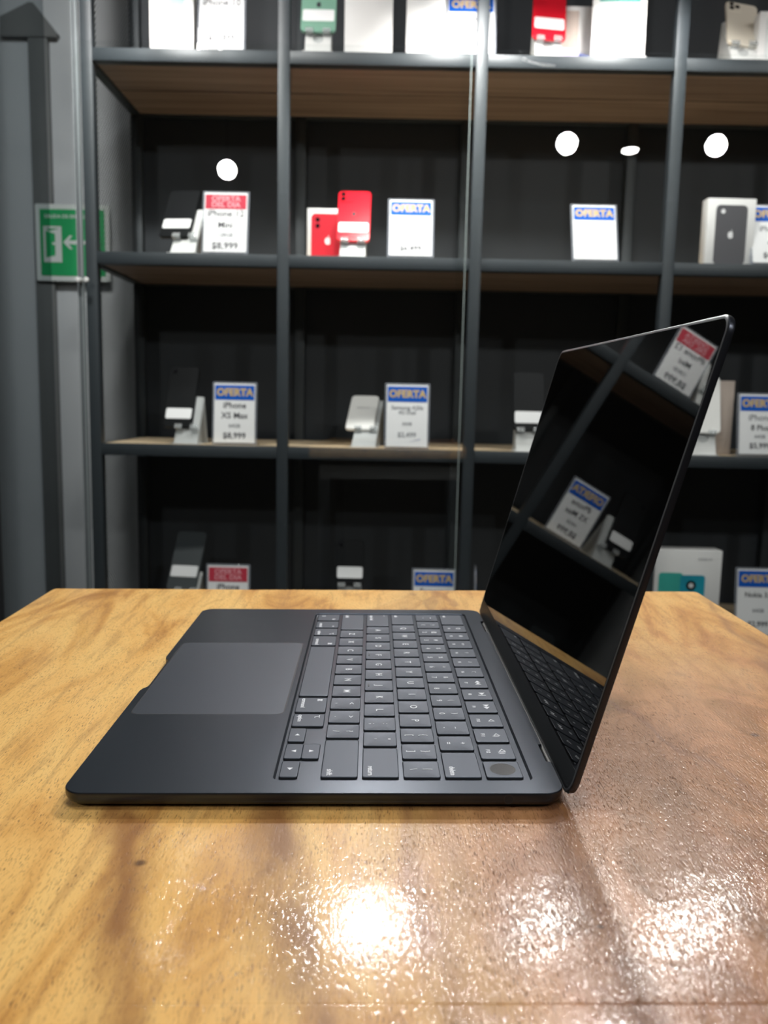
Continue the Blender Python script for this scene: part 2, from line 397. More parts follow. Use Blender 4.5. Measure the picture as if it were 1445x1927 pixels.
# flat panel added over the table for soft fill light
t = thing('fill_panel_light', 'added unseen flat square fill panel above the table', 'fill light', Matrix.Translation(tabpt(100, -150, 0).xy.to_3d() + Vector((0, 0, RZ1 * MM - .03))))
b = bmesh.new(); box(b, -310, 310, -310, 310, 0, 29, 3); build('frame', b, M['alu'], t)
b = bmesh.new(); box(b, -295, 295, -295, 295, -3, -.5); build('diffuser', b, M['panel'], t)
ld = bpy.data.lights.new('glow', 'AREA'); ld.energy = POWER_PANEL; ld.size = .58; ld.color = (.95, .98, 1.0)
lo = bpy.data.objects.new('glow', ld); COL.objects.link(lo); lo.parent = t; lo.matrix_basis = Matrix.Translation((0, 0, -.006))

# ------------------------------------------------------------------ shelving unit
PW, PH, ZA, PS, DEP = 435, 434.0, 923.6, 26, 381
NC = 5
rows = [ZA + PH, ZA, ZA - PH, ZA - 2 * PH, ZA - 3 * PH, ZA - 4 * PH + 40]
sh = thing('display_shelving', 'black steel display shelving with wooden boards along the back wall', 'shelving', L(0, 0, -900))
zz = lambda z: z + 900
for i in range(NC + 1):
    for y in (0, DEP - PS):
        b = bmesh.new(); box(b, i * PW, i * PW + PS, y, y + PS, 0, zz(rows[0]), 1.2); build('post', b, M['steel'], sh)
for j, z in enumerate(rows):
    for y in (0, DEP - PS):
        b = bmesh.new()
        for i in range(NC): box(b, i * PW + PS, (i + 1) * PW, y, y + PS, zz(z) - 27, zz(z), 1.0)
        build('rail', b, M['steel'], sh)
    b = bmesh.new()
    for i in (0,): box(b, i * PW + 1, i * PW + PS - 1, PS, DEP - PS, zz(z) - 27, zz(z) - .5, 1.0)
    build('cross_rail', b, M['steel'], sh)
    b = bmesh.new(); box(b, NC * PW + 1, NC * PW + PS - 1, PS, DEP - PS, zz(z) - 27, zz(z) - .5, 1.0); build('cross_rail', b, M['steel'], sh)
    for i in range(NC):
        b = bmesh.new(); x0, x1 = i * PW + (PS + .5 if i == 0 else PS / 2 + .5), (i + 1) * PW + (PS / 2 - .1 if i < NC - 1 else -.5)
        q0, q1 = zz(z) - 24, zz(z); e = DEP - PS
        prism(b, [(PS, q0), (187, q0), (188, q1 - 9), (193, q1 - 9), (194, q0), (e, q0), (e, q1), (PS, q1)], x0 - .4, x1 + .4, 'yz')
        bmesh.ops.recalc_face_normals(b, faces=b.faces[:])
        for f in b.faces:
            if f.normal.z > .9 and f.calc_center_median().z > (q1 - 2) * MM: f.material_index = 1  # up-facing faces get the paler colour
        build('shelf_board', b, [M['board'], M['boardtop']], sh, label='wooden board, brown below and pale on top')
b = bmesh.new(); box(b, 2, NC * PW + PS - 2, DEP, DEP + 4, 40, zz(rows[0])); build('back_panel', b, M['backp'], sh)
for x in (11, NC * PW + 11):
    for j in range(5):
        b = bmesh.new(); box(b, x, x + 1.5, PS, DEP - PS, zz(rows[j + 1]) + 1, zz(rows[j]) - 28)
        build('perforated_side', b, M['perf'], sh, label='grey perforated side sheet')

# sliding glass in front, lower rows only
def pane(x0, x1, y, label, edge=True):
    t = thing('sliding_glass_panel', label, 'glass panel', L((x0 + x1) / 2, y + 2.5, -900), 'sliding glass panels')
    w = (x1 - x0) / 2
    b = bmesh.new(); box(b, -w, w, -2.5, 2.5, 30, 1822); build('pane', b, M['glass'], t)
    b = bmesh.new(); box(b, -w, w, -5, 5, 0, 30, 1); build('bottom_rail', b, M['darkalu'], t)
    b = bmesh.new(); box(b, w + .05, w + 1.3, -2.4, 2.4, 31, 1821); build('polished_edge', b, M['gedge'], t, label='pale polished edge')
    return t
pane(-2, 856, -38, 'clear sliding glass panel before the left half of the shelves')
pane(838, 1705, -26, 'clear sliding glass panel before the right half of the shelves')

# jamb, mullion, and a dark pane added to dim the wall left of the shelves
t = thing('aluminium_jamb', 'light grey aluminium upright jamb beside the left shelf post', 'jamb', L(-12, -20, -900))
b = bmesh.new(); box(b, -3, 10, 8, 19, 0, 2500, 1.0); build('profile', b, M['jamb'], t)
b = bmesh.new(); box(b, 2, 4.5, 6.6, 7.9, 0, 2500); build('gasket', b, M['steel'], t)
for dx in (6, 24):
    b = bmesh.new(); cyl(b, (dx, 1322), 5.5, -14, 6.4 if dx == 6 else -6, 'xz', 20, ch=1.5); build('glass_clamp', b, M['stand'], t, label='small bright round clamp')
t = thing('dimming_glass_panel', 'added dark glass panel dimming the wall left of the shelves', 'glass panel', L(-480, -30, -900))
b = bmesh.new(); box(b, -420, 413, -2.5, 2.5, 0, 2500); build('pane', b, M['tint'], t)
b = bmesh.new(); box(b, 215, 281, -24, -3, 0, 2500, 2); build('mullion', b, M['darkalu'], t, label='black upright mullion')

# dark flat shape with a pitched top behind the dimming pane
t = thing('capped_shape', 'dark flat shape with a pitched top behind the dark glass', 'post', L(-290, 436, -900))
b = bmesh.new(); prism(b, [(-78, 2014), (72, 2014), (76, 2022), (14, 2098), (2, 2100), (-78, 2062)], -8, 13, 'xz'); build('cap', b, M['darkboard'], t)
b = bmesh.new(); box(b, -6, 46, -4, 13, 0, 2013, 1); build('shaft', b, M['darkboard'], t)

# emergency exit sign on the back wall
sg = thing('exit_sign', 'square green and white emergency exit sign with door and left arrow', 'sign', L(-185, 425, 477))
b = bmesh.new(); prism(b, rrect(-102, 102, 0, 205, 4), -4, 4, 'xz', .6); build('board', b, M['signw'], sg)
b = bmesh.new(); prism(b, rrect(-89, 89, 14, 191, 3), -5, -4.1, 'xz'); face = build('green_field', b, M['signg'], sg)
b = bmesh.new()
def frame(bm, x0, x1, z0, z1, w, y0, y1):
    box(bm, x0, x0 + w, y0, y1, z0, z1); box(bm, x1 - w, x1, y0, y1, z0, z1)
    box(bm, x0 + w, x1 - w, y0, y1, z0, z0 + w); box(bm, x0 + w, x1 - w, y0, y1, z1 - w, z1)
frame(b, -80, -30, 50, 146, 6, -5.8, -5.1)
prism(b, [(-36, 56), (-36, 140), (-62, 133), (-74, 140), (-74, 134), (-48, 126), (-48, 68), (-74, 62), (-74, 56)], -5.8, -5.1, 'xz')
cyl(b, (-52, 100), 4, -5.9, -5.1, 'xz', 16)
build('door_symbol', b, M['signw'], sg)
b = bmesh.new(); prism(b, [(-26, 104), (-8, 122), (0, 122), (-11, 109), (40, 109), (40, 99), (-11, 99), (0, 86), (-8, 86)], -5.8, -5.1, 'xz')
build('arrow', b, M['signw'], sg)
text('lettering', 'SALIDA DE EMERGENCIA', 13, M['signw'], sg, T(0, -5.2, 172) @ RX(90), .3, 1.05)

# ------------------------------------------------------------------ goods on the shelves
Z = {'T': ZA, 'A': ZA - PH, 'C': ZA - 2 * PH, 'D': ZA - 3 * PH}
def apple(bm, cx, cz, r, y0, y1):
    """bitten round fruit mark with a leaf, drawn in the xz plane"""
    pts = []
    for k in range(40):
        a = 2 * PI * k / 40; rr = r * (1 - .10 * math.cos(2 * a) + .0) * (1 - .16 * max(0, math.sin(a)) ** 8 - .07 * max(0, -math.sin(a)) ** 10)
        x, z = rr * .92 * math.cos(a), rr * 1.0 * math.sin(a)
        dx, dz = x - 1.02 * r, z - .12 * r; d = math.hypot(dx, dz)
        if d < .42 * r: x, z = 1.02 * r + dx / d * .42 * r, .12 * r + dz / d * .42 * r
        pts.append((cx + x, cz + z))
    prism(bm, pts, y0, y1, 'xz')
    lf = [(cx + .02 * r, cz + 1.05 * r), (cx + .10 * r, cz + 1.35 * r), (cx + .42 * r, cz + 1.55 * r), (cx + .36 * r, cz + 1.22 * r)]
    prism(bm, lf, y0, y1, 'xz')

def price_tag(x, row, y, label, head, lines, yaw=0, w=106, h=143, lean=14, group='price tags on the shelves', swoosh=False, zoff=0):
    t = thing('price_tag', label, 'price tag', L(x, y, Z[row] + zoff) @ RZ(yaw), group)
    tilt = RX(-lean)
    b = bmesh.new(); prism(b, rrect(-w / 2, w / 2, 0, h, 2), -2, 2, 'xz', .4)
    bmesh.ops.transform(b, matrix=T(0, 0, 2.2) @ tilt, verts=b.verts[:])
    box(b, -w / 2, w / 2, -3, 46, 0, 2, .5)
    build('acrylic_holder', b, M['acr'], t)
    inner = T(0, 0, 2.2) @ tilt
    b = bmesh.new(); prism(b, rrect(-w / 2 + 4.5, w / 2 - 4.5, 3, h - 4, 1), -2.9, -2.2, 'xz')
    card = build('card', b, M['card'] , t, inner)
    hh = h * .235
    if head:
        b = bmesh.new(); box(b, -w / 2 + 6.5, w / 2 - 6.5, -3.4, -3.0, h - 8 - hh, h - 8)
        hd = build('header_band', b, M['blue'] if head == 'OFERTA' else M['pink'], card, label='blue header band' if head == 'OFERTA' else 'red header band')
        if head == 'OFERTA':
            text('header_text', 'OFERTA', 24, M['card'], card, T(0, -3.5, h - 8 - hh * .5) @ RX(90), .95, .98)
            text('header_text', 'OFERTA', 24, M['gold'], card, T(0, -3.8, h - 8 - hh * .5) @ RX(90), .45, .98)
        else:
            text('header_text', 'OFERTA\nDEL DIA', 17, M['pale'], card, T(0, -3.6, h - 8 - hh * .5) @ RX(90), .5, 1.05, line=.82)
    for s, size, fz, mm_ in lines:
        text('print', s, size, M[mm_], card, T(0, -3.1, h * fz) @ RX(90), .35, 1.0)
    if swoosh:
        b = bmesh.new(); prism(b, [(5, h * .095), (30, h * .13), (34, h * .145), (24, h * .12)], -3.3, -3.0, 'xz'); build('logo_mark', b, M['blue'], card)
    return t
TG = lambda *a, **k: price_tag(*a, **k)
TG(308, 'T', 14, 'blue and white price tag standing beside the box with the misty phone picture, top shelf', 'OFERTA',
   [('iPhone 10', 21, .615, 'ink'), ('128GB', 10, .38, 'inkg'), ('$13,899', 18, .16, 'ink')], lean=6, h=168)
TG(858, 'T', 14, 'price tag half hidden behind the steel post on the top shelf', 'OFERTA',
   [('iPhone 11', 17, .60, 'inkg'), ('128GB', 10, .40, 'inkg'), ('$9,999', 17, .18, 'ink')], w=112)
TG(314, 'A', 12, 'red headed price tag under the brightest lamp reflection, second shelf', 'DIA',
   [('iPhone 12', 21, .635, 'ink'), ('Mini', 20, .45, 'ink'), ('128GB', 13, .29, 'inkg'), ('$8,999', 22, .115, 'ink')], lean=10)
TG(736, 'A', 12, 'blue headed price tag to the right of the red phone, second shelf', 'OFERTA',
   [('iPhone Xr', 18, .58, 'inkg'), ('128GB', 12, .35, 'inkg'), ('$6,499', 18, .14, 'ink')], lean=17, h=142)
TG(1156, 'A', 12, 'blue headed price tag with an almost blank card, alone in its compartment', 'OFERTA', [], lean=20, h=142)
TG(1560, 'A', 12, 'blue headed price tag cut by the right edge of the photo, second shelf', 'OFERTA',
   [('iPhone 8', 18, .58, 'inkg'), ('64GB', 12, .35, 'inkg'), ('$4,999', 18, .14, 'ink')], lean=15)
TG(328, 'C', 46, 'blue headed price tag left of the white phone, third shelf', 'OFERTA',
   [('iPhone', 20, .62, 'ink'), ('XS Max', 20, .455, 'ink'), ('64GB', 12, .29, 'inkg'), ('$8,999', 20, .13, 'ink')], lean=6, h=147)
TG(738, 'C', 30, 'blue headed price tag right of the white phone, third shelf', 'OFERTA',
   [('Samsung A20s', 13, .62, 'inkg'), ('4G Dual', 12, .545, 'inkg'), ('32GB', 10, .37, 'inkg'), ('$2,499', 16, .20, 'inkg')], lean=6, h=152, swoosh=True)
TG(1569, 'C', 30, 'blue headed price tag beside the beige box, third shelf', 'OFERTA',
   [('iPhone', 20, .60, 'inkg'), ('8 Plus', 18, .44, 'ink'), ('64GB', 11, .30, 'inkg'), ('$5,999', 18, .15, 'ink')], lean=8, h=147)
TG(316, 'D', 20, 'red headed price tag cut off by the table edge, lowest shelf', 'DIA',
   [('iPhone', 20, .62, 'ink'), ('XR', 20, .45, 'ink'), ('64GB', 12, .29, 'inkg'), ('$7,499', 20, .12, 'ink')], lean=4, h=146, zoff=0)
TG(812, 'D', 20, 'blue headed price tag cut off by the table edge behind the laptop hinge', 'OFERTA',
   [('Samsung', 19, .62, 'ink'), ('A12', 18, .45, 'ink'), ('64GB', 12, .29, 'inkg'), ('$3,499', 18, .12, 'ink')], lean=4, h=146)
TG(1594, 'D', 20, 'blue headed price tag right of the box with teal phones', 'OFERTA',
   [('Nokia 3.4', 17, .60, 'ink'), ('64GB', 12, .37, 'inkg'), ('$2,999', 18, .17, 'ink')], lean=6, h=165, w=112)
TG(916, 'D', 40, 'price tag turned edge-on beside the laptop screen, lowest shelf', 'OFERTA', [], yaw=84, lean=2, h=146)

def phone(x, row, y, z, label, mat_, w=74, h=150, lean=30, yaw=0, sticker=(26, 54), cams=0, roll=0, mark=None, logo=None, sidecam=True):
    """phone leaning back; (x, y, z) is its lower edge over the shelf"""
    t = thing('smartphone', label, 'phone', L(x, y, Z[row] + z) @ RZ(yaw) @ RY(roll) @ RX(-lean))
    b = bmesh.new(); prism(b, rrect(-w / 2, w / 2, 0, h, 10, 6), -4, 4, 'xz', 1.2); build('body', b, mat_, t)
    if cams:
        b = bmesh.new(); s = 32 if cams > 1 else 0
        if cams > 1:
            prism(b, rrect(-w / 2 + 4, -w / 2 + 4 + s, h - 4 - s, h - 4, 8), -5.2, -4, 'xz', .3); cb = build('camera_bump', b, mat_, t)
            spots_ = [(12, 12), (12, 26), (25, 19)][:cams]
        else: cb = t; spots_ = [(12, 12)]; b.free()
        for cx, cz in spots_:
            b = bmesh.new(); cyl(b, (-w / 2 + cx, h - cz), 5.5, -7, -4 if cams == 1 else -5, 'xz', 24, ch=.5); build('camera_lens', b, M['lens'], cb)
    if sticker:
        b = bmesh.new(); prism(b, rrect(-w / 2 + 4, w / 2 - 4, sticker[0], sticker[1], 4), -4.5, -4.05, 'xz'); st = build('white_sticker', b, M['card'], t, label='blank white sticker')
    if mark:
        b = bmesh.new(); apple(b, 0, mark, 6, -4.4, -4.05); build('logo_mark', b, M['ink'] if mat_ is not M['dgrey'] else M['inkg'], t)
    if logo: text('logo_mark', logo, 5.5, M['inkg'], t, T(0, -4.2, h * .62) @ RX(90), .15, 1.3)
    return t
def stand(x, row, y, label, z=36, w=58, lean=30, yaw=0, mat_=None, hole=True, clips=True, h=110, base=True):
    mat_ = mat_ or M['stand']
    t = thing('phone_stand', label, 'phone stand', L(x, y, Z[row]) @ RZ(yaw))
    tl = math.tan(math.radians(lean)); y0 = 10
    # bent sheet: slanted front plate with a round cut-out, and a rear leg
    b = bmesh.new(); P = T(0, y0, 2) @ RX(-lean)
    z0 = 0; zn = z + 0
    if hole:
        r = 12; cz = z - 8; outl = [(-w / 2, 0), (w / 2, 0), (w / 2 - 3, h / math.cos(math.radians(lean))), (-w / 2 + 3, h / math.cos(math.radians(lean)))]
        hl = [(r * math.cos(a), cz + r * math.sin(a)) for a in [2 * PI * k / 24 for k in range(24)]]
        bb = bmesh.new(); f = axis('xz')
        for hy in (0, 3):
            o = [bb.verts.new(Vector(f(*p, hy)) * MM) for p in outl]; i = [bb.verts.new(Vector(f(*p, hy)) * MM) for p in hl]
            es = [bb.edges.new((o[k], o[(k + 1) % 4])) for k in range(4)] + [bb.edges.new((i[k], i[(k + 1) % 24])) for k in range(24)]
            bmesh.ops.triangle_fill(bb, use_beauty=True, edges=es)
            if hy == 0: o0, i0 = o, i
        for A, B, n in ((o0, o, 4), (i0, i, 24)):
            for k in range(n): bb.faces.new((A[k], A[(k + 1) % n], B[(k + 1) % n], B[k]))
        me = bpy.data.meshes.new('t'); bb.to_mesh(me); bb.free(); b.from_mesh(me); bpy.data.meshes.remove(me)
    else: prism(b, [(-w / 2, 0), (w / 2, 0), (w / 2 - 3, h / math.cos(math.radians(lean))), (-w / 2 + 3, h / math.cos(math.radians(lean)))], 0, 3, 'xz')
    bmesh.ops.transform(b, matrix=P, verts=b.verts[:])
    build('front_plate', b, mat_, t)
    yt = y0 + h * tl
    b = bmesh.new(); loft(b, [[(-w / 2, y0 + 4, 2), (-w / 2, yt + 4, h + 1), (-w / 2, yt + 26, 2)], [(w / 2, y0 + 4, 2), (w / 2, yt + 4, h + 1), (w / 2, yt + 26, 2)]])
    build('wedge_back', b, M['standg'], t)
    b = bmesh.new(); box(b, -w / 2 - 4, w / 2 + 4, 0, yt + 30, 0, 2, .4); build('base_plate', b, mat_, t)
    if clips:
        for s in (-1, 1):
            b = bmesh.new(); cx = s * w * .33
            zc = z / math.cos(math.radians(lean)) * .98
            box(b, cx - 9, cx + 9, -15, 0, zc - 4, zc - 1, .8); box(b, cx - 9, cx + 9, -15, -12.5, zc - 4, zc + 7, .8)
            bmesh.ops.transform(b, matrix=P, verts=b.verts[:]); build('clip', b, M['clip'], t)
    return t
def on_stand(x, row, y, z, lean, yaw, ph, st, w=74, h=150, dx=0, **kw):
    """stand at (x, y); the phone rests in its clips"""
    stand(x, row, y, st[0], z=z, lean=lean, yaw=yaw, mat_=st[1], hole=st[2] if len(st) > 2 else True)
    c, s = math.cos(math.radians(yaw)), math.sin(math.radians(yaw))
    zc = z / math.cos(math.radians(lean)) * .98
    # point in stand frame: plate origin (0,10,2), along the plate zc, in front of it 6.5 mm
    ca, sa = math.cos(math.radians(lean)), math.sin(math.radians(lean))
    py = 10 + zc * sa - 5.5 * ca; pz = 2 + zc * ca + 5.5 * sa
    phone(x + dx * c - py * s, row, y + dx * s + py * c, pz, ph[0], ph[1], w=w, h=h, lean=lean, yaw=yaw, **kw)
on_stand(521, 'T', 2, 42, 16, 0, ('pale green phone with a white sticker on its stand, top shelf', M['green']), ('white stand with round cut-out under the pale green phone', M['stand']), w=78, mark=66, cams=1)
on_stand(1030, 'T', 2, 34, 18, 3, ('red phone with a white sticker on the top shelf', M['red']), ('white stand with round cut-out under the top shelf red phone', M['stand']), w=74, mark=None, cams=1, roll=3)
on_stand(1462, 'T', 2, 34, 34, 0, ('pale gold phone with three lenses leaning on the top shelf', M['cream']), ('white stand with round cut-out under the pale gold phone', M['stand']), w=73, h=148, sticker=None, cams=3, roll=9)
on_stand(604, 'A', 8, 32, 31, 0, ('red phone leaning beside the red pictured box, second shelf', M['red']), ('grey stand under the red phone, second shelf', M['standg'], False), w=77, h=150, mark=80, cams=2)
on_stand(216, 'A', 2, 34, 34, -7, ('black phone with a white sticker, left end of the second shelf', M['blackp']), ('white stand under the black phone, left end of the second shelf', M['stand'], False), w=74, h=146, dx=-26)
on_stand(210, 'C', 38, 34, 24, -7, ('black phone with a white sticker, left end of the third shelf', M['blackp']), ('grey stand under the black phone, left end of the third shelf', M['standg'], False), w=72, h=158, dx=-24, cams=1, sticker=(22, 49))
on_stand(634, 'C', 44, 34, 54, -6, ('blank white phone leaning far back, third shelf', M['white']), ('grey stand under the white phone, third shelf', M['standg'], False), w=70, h=138, dx=-16, sticker=None, logo='SAMSUNG')
on_stand(1024, 'C', 12, 46, 14, 0, ('black phone with a white sticker beside the laptop screen, third shelf', M['blackp']), ('white stand under the black phone beside the laptop screen', M['stand'], False), w=74, h=140, sticker=(18, 46))
on_stand(198, 'D', 20, 66, 34, -7, ('dark slate phone with a white sticker, left end of the lowest shelf', M['dgrey']), ('white stand under the dark slate phone, lowest shelf', M['stand'], False), w=76, h=160, dx=-14, sticker=(36, 66))
on_stand(608, 'D', 20, 96, 14, 0, ('black phone with a white sticker, middle of the lowest shelf', M['blackp']), ('clear-clipped stand under the black phone, middle of the lowest shelf', M['standg'], False), w=70, h=112, sticker=(18, 46), cams=1)
on_stand(1436, 'C', 20, 48, 18, -8, ('white phone partly behind the laptop lid, third shelf', M['white']), ('white stand partly behind the laptop lid, third shelf', M['stand']), w=76, h=140, sticker=None)

def carton(x, row, y, label, w, h, d, mat_, yaw=0, lean=0, bev=1.2):
    t = thing('phone_box', label, 'box', L(x, y, Z[row] + (math.sin(math.radians(lean)) * 0)) @ RZ(yaw) @ RX(-lean))
    b = bmesh.new(); box(b, -w / 2, w / 2, 0, d, 0, h, bev); build('body', b, mat_, t)
    return t
def pict(parent, name, x0, x1, z0, z1, r, m, d=-.9, t0=-.35, **k):
    b = bmesh.new(); prism(b, rrect(x0, x1, z0, z1, r, 6), d, t0, 'xz'); return build(name, b, m, parent, **k)
# top shelf
bx = carton(198, 'T', 16, 'white box with a misty grey-green phone picture, top shelf', 97, 172, 30, M['boxw'])
pp = pict(bx, 'phone_picture', -36, 36, 10, 165, 11, M['psil'])
b = bmesh.new(); prism(b, [(-22 + 0, 165), (-27, 120), (-20, 84), (0, 62), (14, 58), (24, 74), (30, 110), (30, 165)], -1.3, -.95, 'xz'); build('wallpaper_shape', b, M['pteal'], pp)
bx = carton(632, 'T', 20, 'larger blank white box right of the green phone, top shelf', 106, 172, 32, M['boxw'])
bx = carton(758, 'T', 24, 'narrow blank white box next to the post, top shelf', 86, 172, 44, M['boxw'], yaw=-4)
pict(bx, 'pale_print', -30, 30, 120, 165, 5, M['psil'])
bx = carton(1090, 'T', 60, 'beige-fronted white box behind the red phone, top shelf', 100, 128, 30, M['boxw'])
pict(bx, 'beige_print', -46, 12, 40, 118, 3, M['boxbeige'])
t = thing('info_sign', 'wide white sign with a turquoise stripe, top shelf', 'sign', L(1182, 20, ZA))
b = bmesh.new(); box(b, -59, 59, -2, 2, 2, 176, .5); box(b, -59, 59, -20, 40, 0, 2, .4); build('board', b, M['boxw'], t)
pict(t, 'turquoise_stripe', -45, 45, 120, 127, 1, M['teal1'], -2.8, -2.1)
pict(t, 'pale_stripe', -45, 45, 128, 150, 1, M['pteal'], -2.8, -2.1)
t = thing('soft_pouch', 'small lavender pouch with a navy end on the top shelf', 'pouch', L(1082, 14, ZA))
b = bmesh.new(); prism(b, [(-34, 0), (-33, 12), (-22, 23), (0, 20), (14, 14), (16, 0)], 0, 26, 'xz', 3); build('body', b, M['lav'], t)
b = bmesh.new(); prism(b, [(16.5, 0), (16.5, 13), (28, 11), (38, 9), (39, 0)], 3, 23, 'xz', 2); build('end_cap', b, M['navy'], t, label='navy end')
bx = carton(1536, 'T', 22, 'white box cut by the right edge of the photo, top shelf', 90, 108, 32, M['boxw'])
pict(bx, 'grey_print', -30, 30, 10, 98, 8, M['psil'])
# second shelf
bx = carton(543, 'A', 78, 'white box with a red phone picture', 98, 120, 34, M['boxw'])
pp = pict(bx, 'phone_picture', -39, 39, 1, 108, 10, M['pred'])
b = bmesh.new(); apple(b, 0, 46, 8, -1.3, -.95); build('logo_mark', b, M['card'], pp)
b = bmesh.new(); cyl(b, (-24, 94), 5, -1.3, -.95, 'xz', 20); cyl(b, (-24, 80), 5, -1.3, -.95, 'xz', 20); build('lens_picture', b, M['lens'], pp)
bx = carton(1459, 'A', 18, 'white box with a dark grey phone picture, second shelf', 110, 146, 34, M['boxw'], yaw=2)
pp = pict(bx, 'phone_picture', -36, 36, 1, 131, 10, M['pgrey'])
b = bmesh.new(); apple(b, 0, 66, 7.5, -1.3, -.95); build('logo_mark', b, M['card'], pp)
b = bmesh.new(); cyl(b, (-20, 117), 5, -1.3, -.95, 'xz', 20); build('lens_picture', b, M['card'], pp)
# third shelf
bx = carton(1462, 'C', 78, 'beige box with a dark mark behind the white phone, third shelf', 116, 176, 40, M['boxbeige'])
b = bmesh.new(); apple(b, 10, 112, 8, -1.0, -.4); build('logo_mark', b, M['inkg'], bx)
# lowest shelf
bx = carton(1416, 'D', 24, 'large white box with a picture of two teal phones', 166, 207, 50, M['boxw'])
p1 = pict(bx, 'phone_picture', -66, -8, 10, 152, 8, M['teal1'])
p2 = pict(bx, 'phone_picture', -14, 45, 8, 147, 8, M['teal2'], -1.4, -.95)
b = bmesh.new(); cyl(b, (12, 122), 12, -2.0, -1.45, 'xz', 28); build('camera_ring', b, M['blackp'], p2)
b = bmesh.new(); cyl(b, (12, 122), 6, -2.4, -2.05, 'xz', 28); build('lens_picture', b, M['psil'], p2)
text('lettering', 'NOKIA 3.4', 6, M['inkg'], bx, T(42, -.6, 186) @ RX(90), .1, 1.2)

# ------------------------------------------------------------------ table
tb = thing('wooden_table', 'varnished honey-coloured wooden table in the foreground with clipped corners', 'table', TF @ Matrix.Translation((0, 0, -.9)))
b = bmesh.new()
out = []
corners = [(428, -430), (428, 405), (-155.5, 402), (-155.5, -430)]
base = rrect(-155.5, 428, -430, 404, 7, 6)
dens = []
for i in range(len(base)):
    p, q = base[i], base[(i + 1) % len(base)]; d = math.dist(p, q); n = max(1, int(d / 12))
    for k in range(n): dens.append((p[0] + (q[0] - p[0]) * k / n, p[1] + (q[1] - p[1]) * k / n))
def off(pts, i, z, w=0):
    res = []; n = len(pts)
    for k, p in enumerate(pts):
        a, c = pts[k - 1], pts[(k + 1) % n]; tx, ty = c[0] - a[0], c[1] - a[1]; l = math.hypot(tx, ty); nx, ny = ty / l, -tx / l
        j = mnoise.noise(Vector((p[0] * .02, p[1] * .02, 3.1))) * .9 + mnoise.noise(Vector((p[0] * .09, p[1] * .09, 1.1))) * .25
        res.append((p[0] - nx * (i + j), p[1] - ny * (i + j), z))
    return res
loft(b, [off(dens, 2.5, 900 - 42), off(dens, 0, 900 - 39), off(dens, 0, 900 - 2.6), off(dens, .8, 900 - .9), off(dens, 2.6, 900)])
build('table_top', b, M['wood'], tb, ang=50, flatz=True)
b = bmesh.new()
for x0, x1, y0, y1 in ((-120, 395, -395, -375), (-120, 395, 350, 370), (-120, -100, -375, 350), (375, 395, -375, 350)): box(b, x0, x1, y0, y1, 778, 857.8)
build('apron', b, M['darkboard'], tb)
TFi = (TF @ Matrix.Translation((0, 0, -.9))).inverted()
for x in (-125, 356):
    for y in (-400, 331):
        wp = (TF @ Matrix.Translation((0, 0, -.9))) @ Vector((x * MM, y * MM, 0)); zb = -wp.z / MM + .4
        b = bmesh.new(); box(b, x, x + 44, y, y + 44, zb, 777, 2); build('leg', b, M['steel'], tb)

# ------------------------------------------------------------------ laptop (frame: x from front edge to hinge, y from its right side to its left side)
lp = thing('laptop', 'open dark blue-black laptop seen from its right side on the wooden table', 'laptop', TF)
LW, LD, ZT = 215.0, 304.1, 7.8
def base_outline(i, scoop=1.0, hinge=1.0):
    """rounded rectangle with thumb scoop in front and hinge recesses behind"""
    x0, x1, y0, y1, r = i, LW - i, i, LD - i, max(9 - i * .6, 2)
    P = []; n = 8
    def arc(cx, cy, a0):
        for k in range(n + 1):
            a = math.radians(a0 + 90 * k / n); P.append((cx + r * math.cos(a), cy + r * math.sin(a)))
    arc(x1 - r, y0 + r, -90)
    h = 2.2 * hinge
    for y, d in ((31, 0), (31.6, h), (50.2, h), (50.8, .7), (243.2, .7), (243.8, h), (270.8, h), (271.4, 0)): P.append((x1 - d, y))
    arc(x1 - r, y1 - r, 0); arc(x0 + r, y1 - r, 90)
    s = 3.0 * scoop
    for y, d in ((184, 0), (180.5, s * .25), (178, s * .8), (175.5, s), (131, s), (128.5, s * .8), (126, s * .25), (122.5, 0)): P.append((x0 + d, y))
    arc(x0 + r, y0 + r, 180)
    return P
WX0, WX1, WY0, WY1 = 89.3, 202.3, 12.6, 290.9
b = bmesh.new()
prof = [(7.0, .9, 0), (4.2, 1.0, 0), (2.0, 1.9, .3), (.7, 3.2, .7), (0.0, 4.8, 1), (0.0, 7.35, 1), (.18, 7.72, 1), (.38, ZT, 1)]
rowsv = loft(b, [[(*p, z) for p in base_outline(i, s)] for i, z, s in prof], cap0=True, cap1=False)
top = rowsv[-1]
def ring_edges(vs): return [b.edges.get((vs[k], vs[(k + 1) % len(vs)])) or b.edges.new((vs[k], vs[(k + 1) % len(vs)])) for k in range(len(vs))]
well_out = [b.verts.new(Vector((*p, ZT)) * MM) for p in rrect(WX0 - .9, WX1 + .9, WY0 - .6, WY1 + .6, 3.2, 6)]
bmesh.ops.triangle_fill(b, use_beauty=True, edges=ring_edges(top) + ring_edges(well_out))
wl2 = [b.verts.new(Vector((*p, ZT - .25)) * MM) for p in rrect(WX0 - .55, WX1 + .55, WY0 - .3, WY1 + .3, 2.9, 6)]
wl3 = [b.verts.new(Vector((*p, ZT - .95)) * MM) for p in rrect(WX0 + .1, WX1 - .1, WY0 + .1, WY1 - .1, 2.5, 6)]
for A, B in ((well_out, wl2), (wl2, wl3)):
    for k in range(len(A)): b.faces.new((A[k], A[(k + 1) % len(A)], B[(k + 1) % len(A)], B[k]))
b.faces.new(wl3)
body = build('base_body', b, M['deck'], lp, ang=28, flatz=True)
b = bmesh.new(); prism(b, rrect(4.4, 85.55, 87.25, 214.65, 4.5, 6), ZT - .5, ZT + .02, 'xy'); build('trackpad_gap', b, M['keyside'], body)
